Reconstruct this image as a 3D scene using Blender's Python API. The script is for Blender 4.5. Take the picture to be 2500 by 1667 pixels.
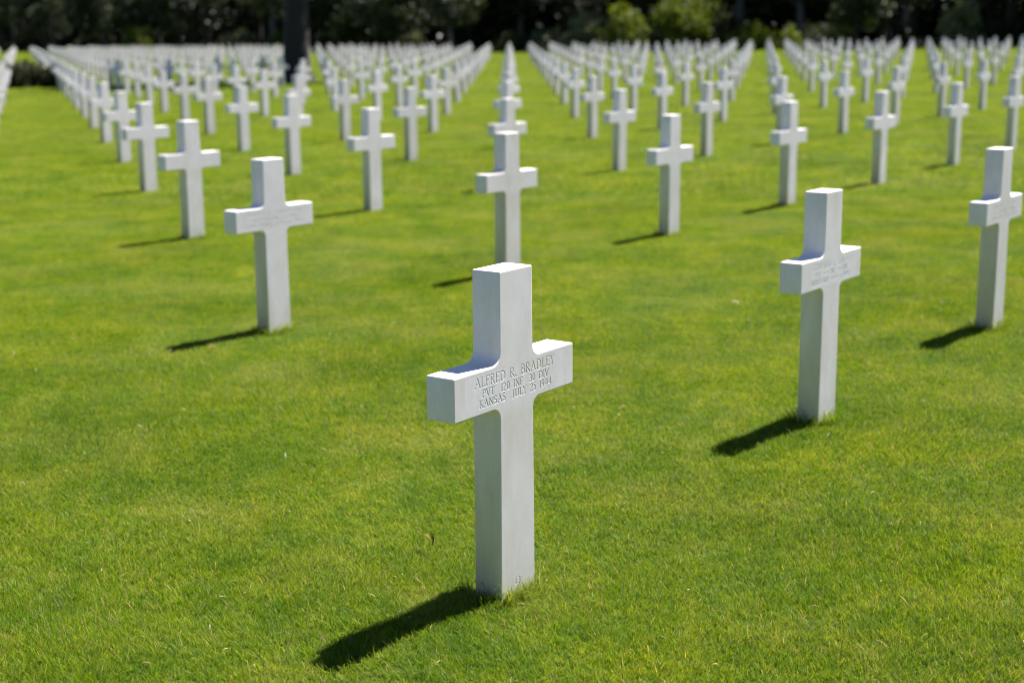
import bpy, bmesh, math, random
import numpy as np
from mathutils import Matrix, Vector

for o in list(bpy.data.objects):
    bpy.data.objects.remove(o)
SC = bpy.context.scene
COL = SC.collection
R = math.radians
rng = np.random.default_rng(7)
random.seed(7)

# ------------------------------------------------------------------ camera
CAM_H = 1.6492
PITCH, ROLL = 0.20552, 0.00939
cam_data = bpy.data.cameras.new('camera')
cam = bpy.data.objects.new('camera', cam_data)
COL.objects.link(cam)
s_, c_ = math.sin(PITCH), math.cos(PITCH)
sr, cr = math.sin(ROLL), math.cos(ROLL)
right = Vector((cr, -sr * s_, -sr * c_))
up = Vector((sr, cr * s_, cr * c_))
fwd = Vector((0, c_, -s_))
m = Matrix((right, up, -fwd)).transposed().to_4x4()
m.translation = Vector((0, 0, CAM_H))
cam.matrix_world = m
cam_data.sensor_width = 36
cam_data.lens = 3444.83 / 2500 * 36
cam_data.clip_start = 0.1
cam_data.clip_end = 2000
cam_data.dof.use_dof = True
cam_data.dof.focus_distance = 4.13
cam_data.dof.aperture_fstop = 2.4
cam_data.dof.aperture_blades = 0
SC.camera = cam

# ------------------------------------------------------------------ world, sun, exposure
SUN_EL, SUN_AZ = 59.0, 42.5          # azimuth measured from +X towards +Y
W_ = bpy.data.worlds.new('World')
SC.world = W_
W_.use_nodes = True
nt = W_.node_tree
sky = nt.nodes.new('ShaderNodeTexSky')
sky.sky_type = 'NISHITA'
sky.sun_disc = False
sky.sun_elevation = R(SUN_EL)
sky.sun_rotation = R(90 - SUN_AZ)
sky.altitude = 50
sky.air_density = 0.55
sky.dust_density = 0.05
sky.ozone_density = 2.0
nt.nodes['Background'].inputs['Strength'].default_value = 0.05
nt.links.new(sky.outputs[0], nt.nodes['Background'].inputs[0])

sun_d = bpy.data.lights.new('sun', 'SUN')
sun_d.energy = 5.0
sun_d.angle = R(0.55)
sun_d.color = (1.0, 0.94, 0.89)
sun = bpy.data.objects.new('sun', sun_d)
COL.objects.link(sun)
sdir = Vector((math.cos(R(SUN_EL)) * math.cos(R(SUN_AZ)), math.cos(R(SUN_EL)) * math.sin(R(SUN_AZ)), math.sin(R(SUN_EL))))
sun.rotation_euler = sdir.to_track_quat('Z', 'Y').to_euler()
sun.location = (20, 20, 40)

SC.view_settings.view_transform = 'Standard'
SC.view_settings.look = 'None'
SC.view_settings.exposure = 1.6
SC.view_settings.gamma = 1.0
SC.view_settings.use_curve_mapping = False
SC.render.engine = 'CYCLES'
cy = SC.cycles
cy.use_denoising = True
cy.max_bounces = 6
cy.diffuse_bounces = 4
cy.glossy_bounces = 2
cy.transmission_bounces = 3
cy.transparent_max_bounces = 4
cy.sample_clamp_indirect = 6
cy.pixel_filter_type = 'BLACKMAN_HARRIS'
cy.filter_width = 1.1


# ------------------------------------------------------------------ helpers
def tag(o, label=None, cat=None, group=None, kind=None):
    if label: o['label'] = label
    if cat: o['category'] = cat
    if group: o['group'] = group
    if kind: o['kind'] = kind
    return o

def link(o, parent=None):
    COL.objects.link(o)
    if parent is not None:
        o.parent = parent
    return o

def empty(name, loc, rot=(0, 0, 0)):
    o = bpy.data.objects.new(name, None)
    o.empty_display_size = 0.2
    o.location = loc
    o.rotation_euler = rot
    return link(o)

def np_mesh(name, verts, faces_flat, sizes, mat, smooth=False, attrs=None):
    """mesh from numpy arrays; faces_flat = vertex indices, sizes = corners per face"""
    me = bpy.data.meshes.new(name)
    verts = np.asarray(verts, np.float32)
    faces_flat = np.asarray(faces_flat, np.int32)
    sizes = np.asarray(sizes, np.int32)
    me.vertices.add(len(verts)); me.vertices.foreach_set('co', verts.ravel())
    if len(faces_flat):
        me.loops.add(len(faces_flat)); me.loops.foreach_set('vertex_index', faces_flat)
    if len(sizes) == 0:
        faces_flat = []
    me.polygons.add(len(sizes))
    starts = np.concatenate([[0], np.cumsum(sizes)[:-1]]).astype(np.int32)
    if len(sizes):
        me.polygons.foreach_set('loop_start', starts)
        me.polygons.foreach_set('use_smooth', np.full(len(sizes), smooth))
    for nm, (typ, dat) in (attrs or {}).items():
        a = me.attributes.new(nm, typ, 'POINT')
        key = {'FLOAT_COLOR': 'color', 'FLOAT': 'value', 'INT': 'value', 'FLOAT_VECTOR': 'vector'}[typ]
        a.data.foreach_set(key, np.asarray(dat, np.int32 if typ == 'INT' else np.float32).ravel())
    me.update(calc_edges=True)
    me.validate()
    if mat: me.materials.append(mat)
    return me

def ter(x, y):
    """height of the lawn: rises gently to the right and away from the viewer"""
    x = np.asarray(x, float); y = np.asarray(y, float)
    yy = np.clip(y, -30, 400)
    z = 0.00837 * np.clip(x, -120, 120) + 0.0044 * yy + 0.08 * (1 - np.exp(-x * x / 100)) + 5.4e-5 * yy * np.minimum(yy, 95) * (yy > 0)
    return z - 0.027          # soil level; the mown tips stand at the crosses' own zero

class NT:
    """small node-tree writer"""
    def __init__(self, mat):
        mat.use_nodes = True
        self.t = mat.node_tree
        self.t.nodes.clear()
        self.out = self.t.nodes.new('ShaderNodeOutputMaterial')
    def n(self, typ, props=None, **ins):
        nd = self.t.nodes.new(typ)
        for k, v in (props or {}).items(): setattr(nd, k, v)
        for k, v in ins.items():
            self.set(nd, k, v)
        return nd
    def set(self, nd, k, v):
        key = int(k[1:]) if k[0] == 'i' and k[1:].isdigit() else k.replace('_', ' ')
        s = nd.inputs[key]
        if hasattr(v, 'is_linked') or isinstance(v, bpy.types.NodeSocket): self.t.links.new(v, s)
        elif isinstance(v, bpy.types.Node): self.t.links.new(v.outputs[0], s)
        else: s.default_value = v
    def ramp(self, fac, stops, interp='LINEAR'):
        nd = self.t.nodes.new('ShaderNodeValToRGB')
        nd.color_ramp.interpolation = interp
        el = nd.color_ramp.elements
        while len(el) > 1: el.remove(el[-1])
        el[0].position, el[0].color = stops[0][0], tuple(stops[0][1]) + (1,)
        for p_, c in stops[1:]:
            e = el.new(p_); e.color = tuple(c) + (1,)
        self.t.links.new(fac, nd.inputs[0])
        return nd.outputs[0]
    def noise(self, vec, scale, detail=3, rough=0.55):
        nd = self.n('ShaderNodeTexNoise', Scale=scale, Detail=detail, Roughness=rough)
        self.t.links.new(vec, nd.inputs['Vector'])
        return nd.outputs['Fac']
    def mix(self, fac, a, b, blend='MIX'):
        nd = self.t.nodes.new('ShaderNodeMix'); nd.data_type = 'RGBA'; nd.blend_type = blend
        for s, v in ((nd.inputs[0], fac), (nd.inputs[6], a), (nd.inputs[7], b)):
            if isinstance(v, bpy.types.NodeSocket): self.t.links.new(v, s)
            else: s.default_value = v if not isinstance(v, tuple) else (tuple(v) + (1,) if len(v) == 3 else v)
        return nd.outputs[2]
    def math(self, op, a, b=0.0, c=0.0):
        nd = self.t.nodes.new('ShaderNodeMath'); nd.operation = op
        for s, v in zip(nd.inputs, (a, b, c)):
            if isinstance(v, bpy.types.NodeSocket): self.t.links.new(v, s)
            else: s.default_value = v
        return nd.outputs[0]
    def maprange(self, v, a, b, c, d):
        nd = self.t.nodes.new('ShaderNodeMapRange')
        self.t.links.new(v, nd.inputs[0])
        for k, q in zip((1, 2, 3, 4), (a, b, c, d)): nd.inputs[k].default_value = q
        return nd.outputs[0]
    def done(self, sh):
        self.t.links.new(sh if isinstance(sh, bpy.types.NodeSocket) else sh.outputs[0], self.out.inputs['Surface'])

# ------------------------------------------------------------------ materials
def mat_marble():
    m_ = bpy.data.materials.new('white_marble'); t = NT(m_)
    tc = t.n('ShaderNodeTexCoord'); oi = t.n('ShaderNodeObjectInfo')
    rnd = t.n('ShaderNodeCombineXYZ')
    t.t.links.new(t.math('MULTIPLY', oi.outputs['Random'], 37.0), rnd.inputs[0])
    t.t.links.new(t.math('MULTIPLY', oi.outputs['Random'], 11.0), rnd.inputs[2])
    ob = t.n('ShaderNodeVectorMath', {'operation': 'ADD'}); t.t.links.new(tc.outputs['Object'], ob.inputs[0]); t.t.links.new(rnd.outputs[0], ob.inputs[1])
    v = ob.outputs[0]
    cloud = t.noise(v, 6.0, 5, 0.6)
    base = t.ramp(cloud, [(0.30, (0.775, 0.72, 0.735)), (0.55, (0.83, 0.772, 0.795)), (0.8, (0.855, 0.797, 0.82))])
    # thin grey veins, drawn out along the height
    mp = t.n('ShaderNodeMapping'); t.t.links.new(v, mp.inputs[0]); mp.inputs['Scale'].default_value = (9, 9, 2.2); mp.inputs['Rotation'].default_value = (0.2, 0.5, 0.1)
    vein = t.noise(mp.outputs[0], 1.0, 6, 0.65)
    vf = t.maprange(t.math('ABSOLUTE', t.math('SUBTRACT', vein, 0.5)), 0.0, 0.03, 0.17, 0.0)
    base = t.mix(vf, base, (0.55, 0.565, 0.56))
    # yellow-brown run-off streaks, stretched down the shaft
    mp2 = t.n('ShaderNodeMapping'); t.t.links.new(v, mp2.inputs[0]); mp2.inputs['Scale'].default_value = (7, 7, 1.9)
    st = t.noise(mp2.outputs[0], 1.0, 4, 0.6)
    sf = t.maprange(st, 0.53, 0.76, 0.0, 0.48)
    base = t.mix(sf, base, (0.60, 0.55, 0.43))
    # splashed soil just above the grass
    sep = t.n('ShaderNodeSeparateXYZ'); t.t.links.new(tc.outputs['Object'], sep.inputs[0])
    low = t.maprange(sep.outputs[2], 0.0, 0.14, 0.55, 0.0)
    low = t.math('MULTIPLY', low, t.maprange(t.noise(v, 34.0, 3), 0.3, 0.75, 0.35, 1.0))
    base = t.mix(low, base, (0.47, 0.46, 0.38))
    # dirt held in carved grooves (attribute is zero on plain stone)
    at = t.n('ShaderNodeAttribute', {'attribute_name': 'groove'})
    base = t.mix(t.math('MULTIPLY', at.outputs['Fac'], 0.08), base, (0.42, 0.42, 0.36))
    # each stone has a slightly different tone
    tone = t.ramp(oi.outputs['Random'], [(0.0, (0.89, 0.88, 0.855)), (0.4, (0.97, 0.965, 0.955)), (1.0, (1.0, 1.0, 1.0))])
    base = t.mix(1.0, base, tone, 'MULTIPLY')
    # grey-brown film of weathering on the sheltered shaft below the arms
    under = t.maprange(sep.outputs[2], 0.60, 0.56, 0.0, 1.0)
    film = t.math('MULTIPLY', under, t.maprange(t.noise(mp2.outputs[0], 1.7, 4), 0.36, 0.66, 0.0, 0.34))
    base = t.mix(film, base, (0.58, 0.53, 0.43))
    # narrow sides below the arms: shade painted in to darken them, along with brownish grime
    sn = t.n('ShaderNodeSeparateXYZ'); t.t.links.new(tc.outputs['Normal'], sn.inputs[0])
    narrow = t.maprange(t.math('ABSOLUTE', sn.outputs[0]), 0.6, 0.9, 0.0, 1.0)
    grime_shade = t.math('MULTIPLY', t.math('MULTIPLY', under, narrow), t.maprange(t.noise(mp2.outputs[0], 1.3, 4), 0.32, 0.62, 0.12, 0.62))
    base = t.mix(grime_shade, base, (0.50, 0.44, 0.34))
    fine = t.noise(v, 900.0, 2, 0.6)
    med = t.noise(v, 90.0, 3, 0.6)
    bmp = t.n('ShaderNodeBump', Strength=0.25, Distance=0.0012)
    t.t.links.new(t.math('ADD', t.math('MULTIPLY', fine, 0.8), t.math('MULTIPLY', med, 0.5)), bmp.inputs['Height'])
    ro = t.maprange(fine, 0.35, 0.7, 0.62, 0.36)
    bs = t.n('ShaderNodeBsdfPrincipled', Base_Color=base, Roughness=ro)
    bs.inputs['Specular IOR Level'].default_value = 0.35
    bs.inputs['Subsurface Weight'].default_value = 0.2
    bs.inputs['Subsurface Radius'].default_value = (1.0, 0.85, 0.65)
    bs.inputs['Subsurface Scale'].default_value = 0.005
    t.t.links.new(bmp.outputs[0], bs.inputs['Normal'])
    t.done(bs)
    return m_

def leaf_shader(t, color, rough, trans, spec=0.35):
    bs = t.n('ShaderNodeBsdfPrincipled', Base_Color=color, Roughness=rough)
    bs.inputs['Specular IOR Level'].default_value = spec
    tr = t.n('ShaderNodeBsdfTranslucent')
    tcol = t.mix(1.0, color, (1.25, 1.12, 0.45), 'MULTIPLY')
    t.t.links.new(tcol, tr.inputs[0])
    mx = t.n('ShaderNodeMixShader'); mx.inputs[0].default_value = trans
    t.t.links.new(bs.outputs[0], mx.inputs[1]); t.t.links.new(tr.outputs[0], mx.inputs[2])
    return mx

def patch_tint(t, pos):
    """living lawn: yellower, paler and deeper green patches at several sizes"""
    big = t.noise(pos, 0.8, 3, 0.55)
    mid = t.noise(pos, 2.3, 4, 0.6)
    small = t.noise(pos, 9.0, 3, 0.6)
    f = t.math('ADD', t.math('ADD', t.math('MULTIPLY', big, 0.42), t.math('MULTIPLY', mid, 0.58)), t.math('MULTIPLY', small, 0.55))
    return t.maprange(f, 0.57, 0.97, 0.0, 1.0)

def mat_grass():
    m_ = bpy.data.materials.new('grass_blades'); t = NT(m_)
    geo = t.n('ShaderNodeNewGeometry')
    at = t.n('ShaderNodeAttribute', {'attribute_name': 'col'})
    f = patch_tint(t, geo.outputs['Position'])
    tint = t.ramp(f, [(0.0, (0.60, 0.74, 0.6)), (0.35, (0.92, 0.96, 0.8)), (0.65, (1.20, 1.10, 0.95)), (1.0, (1.60, 1.30, 1.25))])
    col = t.mix(1.0, at.outputs['Color'], tint, 'MULTIPLY')
    # paler, drier drifts a metre or so across
    dry = t.maprange(t.noise(geo.outputs['Position'], 1.15, 4, 0.6), 0.49, 0.70, 0.0, 0.36)
    col = t.mix(dry, col, (0.26, 0.27, 0.085))
    t.done(leaf_shader(t, col, 0.5, 0.45, 0.12))
    return m_

def mat_ground():
    m_ = bpy.data.materials.new('lawn_soil'); t = NT(m_)
    geo = t.n('ShaderNodeNewGeometry')
    pos = geo.outputs['Position']
    f = patch_tint(t, pos)
    col = t.ramp(f, [(0.0, (0.035, 0.055, 0.010)), (0.5, (0.055, 0.075, 0.014)), (1.0, (0.085, 0.095, 0.022))])
    # leaf litter under the wood, beyond the last row of crosses
    dt = t.n('ShaderNodeVectorMath', {'operation': 'DOT_PRODUCT'}); t.t.links.new(pos, dt.inputs[0]); dt.inputs[1].default_value = (0.5907, 0.8069, 0)
    edge = t.math('ADD', dt.outputs['Value'], t.math('MULTIPLY', t.noise(pos, 0.25, 3), 4.0))
    db = t.n('ShaderNodeVectorMath', {'operation': 'DOT_PRODUCT'}); t.t.links.new(pos, db.inputs[0]); db.inputs[1].default_value = (-0.7857, 0.6186, 0)
    edge = t.math('SUBTRACT', edge, t.math('MULTIPLY', t.math('MAXIMUM', t.math('SUBTRACT', db.outputs['Value'], 92.0), 0.0), 0.30))
    lit = t.maprange(edge, 104.0, 107.0, 0.0, 1.0)
    litter = t.ramp(t.noise(pos, 3.0, 4), [(0.3, (0.020, 0.016, 0.009)), (0.7, (0.055, 0.040, 0.022))])
    col = t.mix(lit, col, litter)
    bs = t.n('ShaderNodeBsdfPrincipled', Base_Color=col, Roughness=0.95)
    bs.inputs['Specular IOR Level'].default_value = 0.1
    bmp = t.n('ShaderNodeBump', Strength=0.6, Distance=0.02)
    t.t.links.new(t.noise(pos, 40, 4), bmp.inputs['Height']); t.t.links.new(bmp.outputs[0], bs.inputs['Normal'])
    t.done(bs)
    return m_

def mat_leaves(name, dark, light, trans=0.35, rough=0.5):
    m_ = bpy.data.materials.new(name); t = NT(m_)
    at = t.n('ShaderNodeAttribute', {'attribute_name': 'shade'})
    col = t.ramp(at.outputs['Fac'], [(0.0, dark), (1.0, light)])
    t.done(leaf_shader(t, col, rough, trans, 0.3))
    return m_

def mat_bark(name, a, b):
    m_ = bpy.data.materials.new(name); t = NT(m_)
    tc = t.n('ShaderNodeTexCoord')
    mp = t.n('ShaderNodeMapping'); t.t.links.new(tc.outputs['Object'], mp.inputs[0]); mp.inputs['Scale'].default_value = (7, 7, 1.3)
    n_ = t.noise(mp.outputs[0], 2.0, 6, 0.7)
    col = t.ramp(n_, [(0.3, a), (0.7, b)])
    bs = t.n('ShaderNodeBsdfPrincipled', Base_Color=col, Roughness=0.9)
    bmp = t.n('ShaderNodeBump', Strength=1.0, Distance=0.05)
    t.t.links.new(n_, bmp.inputs['Height']); t.t.links.new(bmp.outputs[0], bs.inputs['Normal'])
    t.done(bs)
    return m_

M = dict(
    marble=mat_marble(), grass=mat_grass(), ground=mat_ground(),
    bark=mat_bark('brown_bark', (0.009, 0.008, 0.007), (0.032, 0.027, 0.023)),
    bark_grey=mat_bark('grey_bark', (0.05, 0.047, 0.045), (0.13, 0.12, 0.115)),
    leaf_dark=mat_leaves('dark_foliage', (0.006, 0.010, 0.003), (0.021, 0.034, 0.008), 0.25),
    leaf_mid=mat_leaves('mid_foliage', (0.010, 0.018, 0.004), (0.040, 0.064, 0.011), 0.3),
    leaf_bright=mat_leaves('bright_foliage', (0.045, 0.078, 0.007), (0.135, 0.185, 0.018), 0.5),
    leaf_pale=mat_leaves('pale_foliage', (0.06, 0.075, 0.035), (0.20, 0.22, 0.12), 0.3),
    leaf_brown=mat_leaves('brown_green_foliage', (0.020, 0.024, 0.008), (0.050, 0.054, 0.016), 0.25),
    needles=mat_leaves('pine_needles', (0.010, 0.020, 0.007), (0.035, 0.058, 0.015), 0.15),
)

# ------------------------------------------------------------------ ground sheet
def build_ground():
    xs = np.concatenate([np.linspace(-700, -90, 20), np.arange(-86, 87, 2.0), np.linspace(90, 700, 20)])
    ys = np.concatenate([np.linspace(-200, -12, 8), np.arange(-10, 200, 2.0), np.linspace(204, 900, 20)])
    X, Y = np.meshgrid(xs, ys)
    V = np.stack([X, Y, ter(X, Y)], -1).reshape(-1, 3)
    nx_, ny_ = len(xs), len(ys)
    i, j = np.meshgrid(np.arange(nx_ - 1), np.arange(ny_ - 1))
    a = (j * nx_ + i).ravel()
    F = np.stack([a, a + 1, a + nx_ + 1, a + nx_], 1)
    o = bpy.data.objects.new('ground', np_mesh('ground', V, F.ravel(), np.full(len(F), 4), M['ground'], True))
    tag(link(o), 'broad lawn rising gently towards the wood', 'lawn', kind='structure')
build_ground()

# ------------------------------------------------------------------ crosses
YAW = 0.9274
AX, AY, BX, BY, NX, NY = 1.3915, 1.90056, -2.78031, 2.18915, -0.03139, 4.16001
XW, ZT, ZB, WT, WB, TH = 0.61035, 0.72382, 0.59268, 0.1649, 0.1782, 0.1006
I_MAX = 32
FPX = 3444.83

def hw(z): return WT / 2 + (WB - WT) / 2 * (1 - z)

def fillet(P, radii, segs):
    out = []
    n = len(P)
    for k in range(n):
        p0, p1, p2 = (np.array(P[(k + d) % n], float) for d in (-1, 0, 1))
        r, sg = radii[k], segs[k]
        if r <= 0 or sg < 1: out.append(p1); continue
        d1 = (p0 - p1) / np.linalg.norm(p0 - p1); d2 = (p2 - p1) / np.linalg.norm(p2 - p1)
        ang = math.acos(max(-1, min(1, d1 @ d2)))
        L = r / math.tan(ang / 2)
        bis = (d1 + d2) / np.linalg.norm(d1 + d2)
        c = p1 + bis * r / math.sin(ang / 2)
        a0 = p1 + d1 * L - c; a1 = p1 + d2 * L - c
        th0 = math.atan2(a0[1], a0[0]); th1 = math.atan2(a1[1], a1[0])
        dth = (th1 - th0 + math.pi) % (2 * math.pi) - math.pi
        for q in range(sg + 1):
            th = th0 + dth * q / sg
            out.append(c + r * np.array([math.cos(th), math.sin(th)]))
    return np.array(out)

def outline(cseg, xseg):
    h = hw
    P = [(-h(-.15), -.15), (h(-.15), -.15), (h(ZB), ZB), (XW / 2, ZB), (XW / 2, ZT), (h(ZT), ZT), (h(1), 1), (-h(1), 1),
         (-h(ZT), ZT), (-XW / 2, ZT), (-XW / 2, ZB), (-h(ZB), ZB)]
    rad = [0, 0, .034, .004, .004, .036, .004, .004, .036, .004, .004, .034]
    sg = [0, 0, cseg, xseg, xseg, cseg, xseg, xseg, cseg, xseg, xseg, cseg]
    return fillet(P, rad, sg)

def cross_mesh(name, cseg=9, xseg=3, bseg=3, holes=()):
    O = outline(cseg, xseg)
    n = len(O)
    prev = np.roll(O, 1, 0); nxt = np.roll(O, -1, 0)
    e1 = (O - prev) / np.linalg.norm(O - prev, axis=1, keepdims=True)
    e2 = (nxt - O) / np.linalg.norm(nxt - O, axis=1, keepdims=True)
    n1 = np.stack([-e1[:, 1], e1[:, 0]], 1); n2 = np.stack([-e2[:, 1], e2[:, 0]], 1)   # inward for ccw
    nn = n1 + n2; nn /= np.linalg.norm(nn, axis=1, keepdims=True)
    nn /= np.clip((nn * n1).sum(1, keepdims=True), .4, 1)
    br = 0.0038
    prof = []
    for q in range(bseg + 1):
        a = math.pi / 2 * q / bseg      # 0: on the face, 90: on the side
        prof.append((br * (1 - math.sin(a)), br * (1 - math.cos(a))))   # (inset, depth)
    prof_f = [(i_, -TH / 2 + d_) for i_, d_ in prof]
    prof_b = [(i_, TH / 2 - d_) for i_, d_ in reversed(prof)]
    bm = bmesh.new()
    R_ = []
    for ins, y in prof_f + prof_b:
        pts = O + nn * ins
        R_.append([bm.verts.new((p[0], y, p[1])) for p in pts])
    for a, b in zip(R_[:-1], R_[1:]):
        for k in range(n):
            f = bm.faces.new((a[k], a[(k + 1) % n], b[(k + 1) % n], b[k])); f.smooth = True
    bm.faces.new(list(reversed(R_[-1])))
    if not holes:
        bm.faces.new(R_[0])
    else:
        ed = []
        for k in range(n):
            ed.append(bm.edges.get((R_[0][k], R_[0][(k + 1) % n])))
        for (x0, x1, z0, z1) in holes:
            vs = [bm.verts.new((x, -TH / 2, z)) for x, z in ((x0, z0), (x1, z0), (x1, z1), (x0, z1))]
            for k in range(4): ed.append(bm.edges.new((vs[k], vs[(k + 1) % 4])))
        bmesh.ops.triangle_fill(bm, use_beauty=True, use_dissolve=False, edges=ed, normal=(0, -1, 0))
    bmesh.ops.recalc_face_normals(bm, faces=bm.faces)
    me = bpy.data.meshes.new(name)
    bm.to_mesh(me); bm.free()
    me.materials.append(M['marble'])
    return me

# --- carved lettering: pen strokes of a plain Roman inscription letter
def arc(cx, cz, rx, rz, a0, a1, n=10):
    return [(cx + rx * math.cos(R(a0 + (a1 - a0) * q / n)), cz + rz * math.sin(R(a0 + (a1 - a0) * q / n))) for q in range(n + 1)]
def sf(x, z): return ([(x - .09, z), (x + .09, z)], .7)
GL = {
    'A': (.80, [([(.06, 0), (.40, 1)], .75), ([(.40, 1), (.74, 0)], 1.1), ([(.19, .36), (.61, .36)], .7), sf(.06, 0), sf(.74, 0)]),
    'B': (.62, [([(.12, 0), (.12, 1)], 1), ([(.12, 1)] + arc(.30, .76, .22, .24, 90, -90) + [(.12, .52)], .9), ([(.12, .52)] + arc(.32, .26, .26, .26, 90, -90) + [(.12, 0)], 1)]),
    'D': (.80, [([(.12, 0), (.12, 1)], 1), ([(.12, 1)] + arc(.30, .5, .44, .5, 90, -90, 14) + [(.12, 0)], 1)]),
    'E': (.56, [([(.12, 0), (.12, 1)], 1), ([(.12, 1), (.50, 1), (.50, .90)], .75), ([(.12, .52), (.44, .52)], .75), ([(.12, 0), (.52, 0), (.54, .12)], .75)]),
    'F': (.54, [([(.12, 0), (.12, 1)], 1), ([(.12, 1), (.50, 1), (.50, .90)], .75), ([(.12, .52), (.44, .52)], .75), sf(.12, 0)]),
    'G': (.82, [(arc(.44, .5, .36, .5, 45, 350, 18), 1), ([(.78, .40), (.58, .40)], .7)]),
    'I': (.24, [([(.12, 0), (.12, 1)], 1), sf(.12, 0), sf(.12, 1)]),
    'J': (.42, [([(.26, 1), (.26, .12)] + arc(.10, .05, .16, .14, 0, -90, 5), 1), sf(.26, 1)]),
    'K': (.70, [([(.12, 0), (.12, 1)], 1), ([(.60, 1), (.14, .48)], .75), ([(.24, .58), (.66, 0)], 1), sf(.12, 0), sf(.12, 1)]),
    'L': (.56, [([(.12, 1), (.12, 0)], 1), ([(.12, 0), (.52, 0), (.54, .14)], .75), sf(.12, 1)]),
    'M': (.94, [([(.12, 0), (.18, 1)], .8), ([(.18, 1), (.47, .1)], 1.1), ([(.47, .1), (.76, 1)], .8), ([(.76, 1), (.82, 0)], 1)]),
    'N': (.82, [([(.12, 0), (.12, 1)], .8), ([(.12, 1), (.70, 0)], 1.1), ([(.70, 0), (.70, 1)], .8), sf(.12, 0), sf(.70, 1)]),
    'P': (.60, [([(.12, 0), (.12, 1)], 1), ([(.12, 1)] + arc(.30, .74, .24, .26, 90, -90) + [(.12, .48)], .9), sf(.12, 0)]),
    'R': (.68, [([(.12, 0), (.12, 1)], 1), ([(.12, 1)] + arc(.30, .75, .23, .25, 90, -90) + [(.12, .50)], .9), ([(.30, .50), (.64, 0)], 1.05), sf(.12, 0)]),
    'S': (.54, [(arc(.27, .76, .20, .24, 40, 270, 12) + arc(.27, .26, .22, .26, 90, -140, 12)[1:], 1)]),
    'T': (.66, [([(.33, 0), (.33, 1)], 1), ([(.04, .90), (.04, 1), (.62, 1), (.62, .90)], .75), sf(.33, 0)]),
    'U': (.74, [([(.12, 1), (.12, .32)] + arc(.37, .30, .25, .30, 180, 360, 12) + [(.62, 1)], 1), sf(.12, 1), sf(.62, 1)]),
    'V': (.74, [([(.05, 1), (.38, 0)], 1.1), ([(.38, 0), (.69, 1)], .75), sf(.05, 1), sf(.69, 1)]),
    'W': (1.0, [([(.05, 1), (.28, 0)], 1.1), ([(.28, 0), (.5, .95)], .75), ([(.5, .95), (.74, 0)], 1.1), ([(.74, 0), (.95, 1)], .75)]),
    'Y': (.66, [([(.04, 1), (.33, .48)], 1.1), ([(.62, 1), (.33, .48), (.33, 0)], .85), sf(.33, 0), sf(.04, 1), sf(.62, 1)]),
    '0': (.60, [(arc(.30, .5, .22, .5, 0, 360, 22), .95)]),
    '1': (.26, [([(.13, 0), (.13, 1)], 1), sf(.13, 0), ([(.04, .9), (.13, 1)], .7)]),
    '2': (.54, [(arc(.26, .76, .20, .24, 160, -20, 10) + [(.06, 0)], .9), ([(.06, 0), (.50, 0)], .9)]),
    '3': (.50, [(arc(.22, .76, .19, .24, 140, -90, 10), .9), (arc(.22, .27, .22, .27, 90, -140, 10), 1)]),
    '4': (.60, [([(.44, 0), (.44, 1), (.05, .30), (.58, .30)], .9)]),
    '5': (.50, [([(.46, 1), (.14, 1), (.11, .58)], .85), (arc(.20, .31, .24, .31, 110, -130, 12), 1)]),
    '9': (.56, [(arc(.28, .70, .21, .30, 0, 360, 18), .9), (arc(.14, .60, .35, .62, 10, -65, 8), .9)]),
    '.': (.22, [([(.1, .02), (.13, .04)], 1.5)]),
    ' ': (.46, []),
}
def worn(rr):
    """a letter too weathered to read: a few short upright cuts"""
    st = []
    for x in (.1, .38):
        a = rr.uniform(0, .35); st.append(([(x + rr.uniform(-.05, .05), a), (x + rr.uniform(-.08, .08), min(1, a + rr.uniform(.35, .65)))], .8))
    st.append(([(.1, rr.uniform(.1, .9)), (.36, rr.uniform(.1, .9))], .6))
    return (.56, st)

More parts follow.
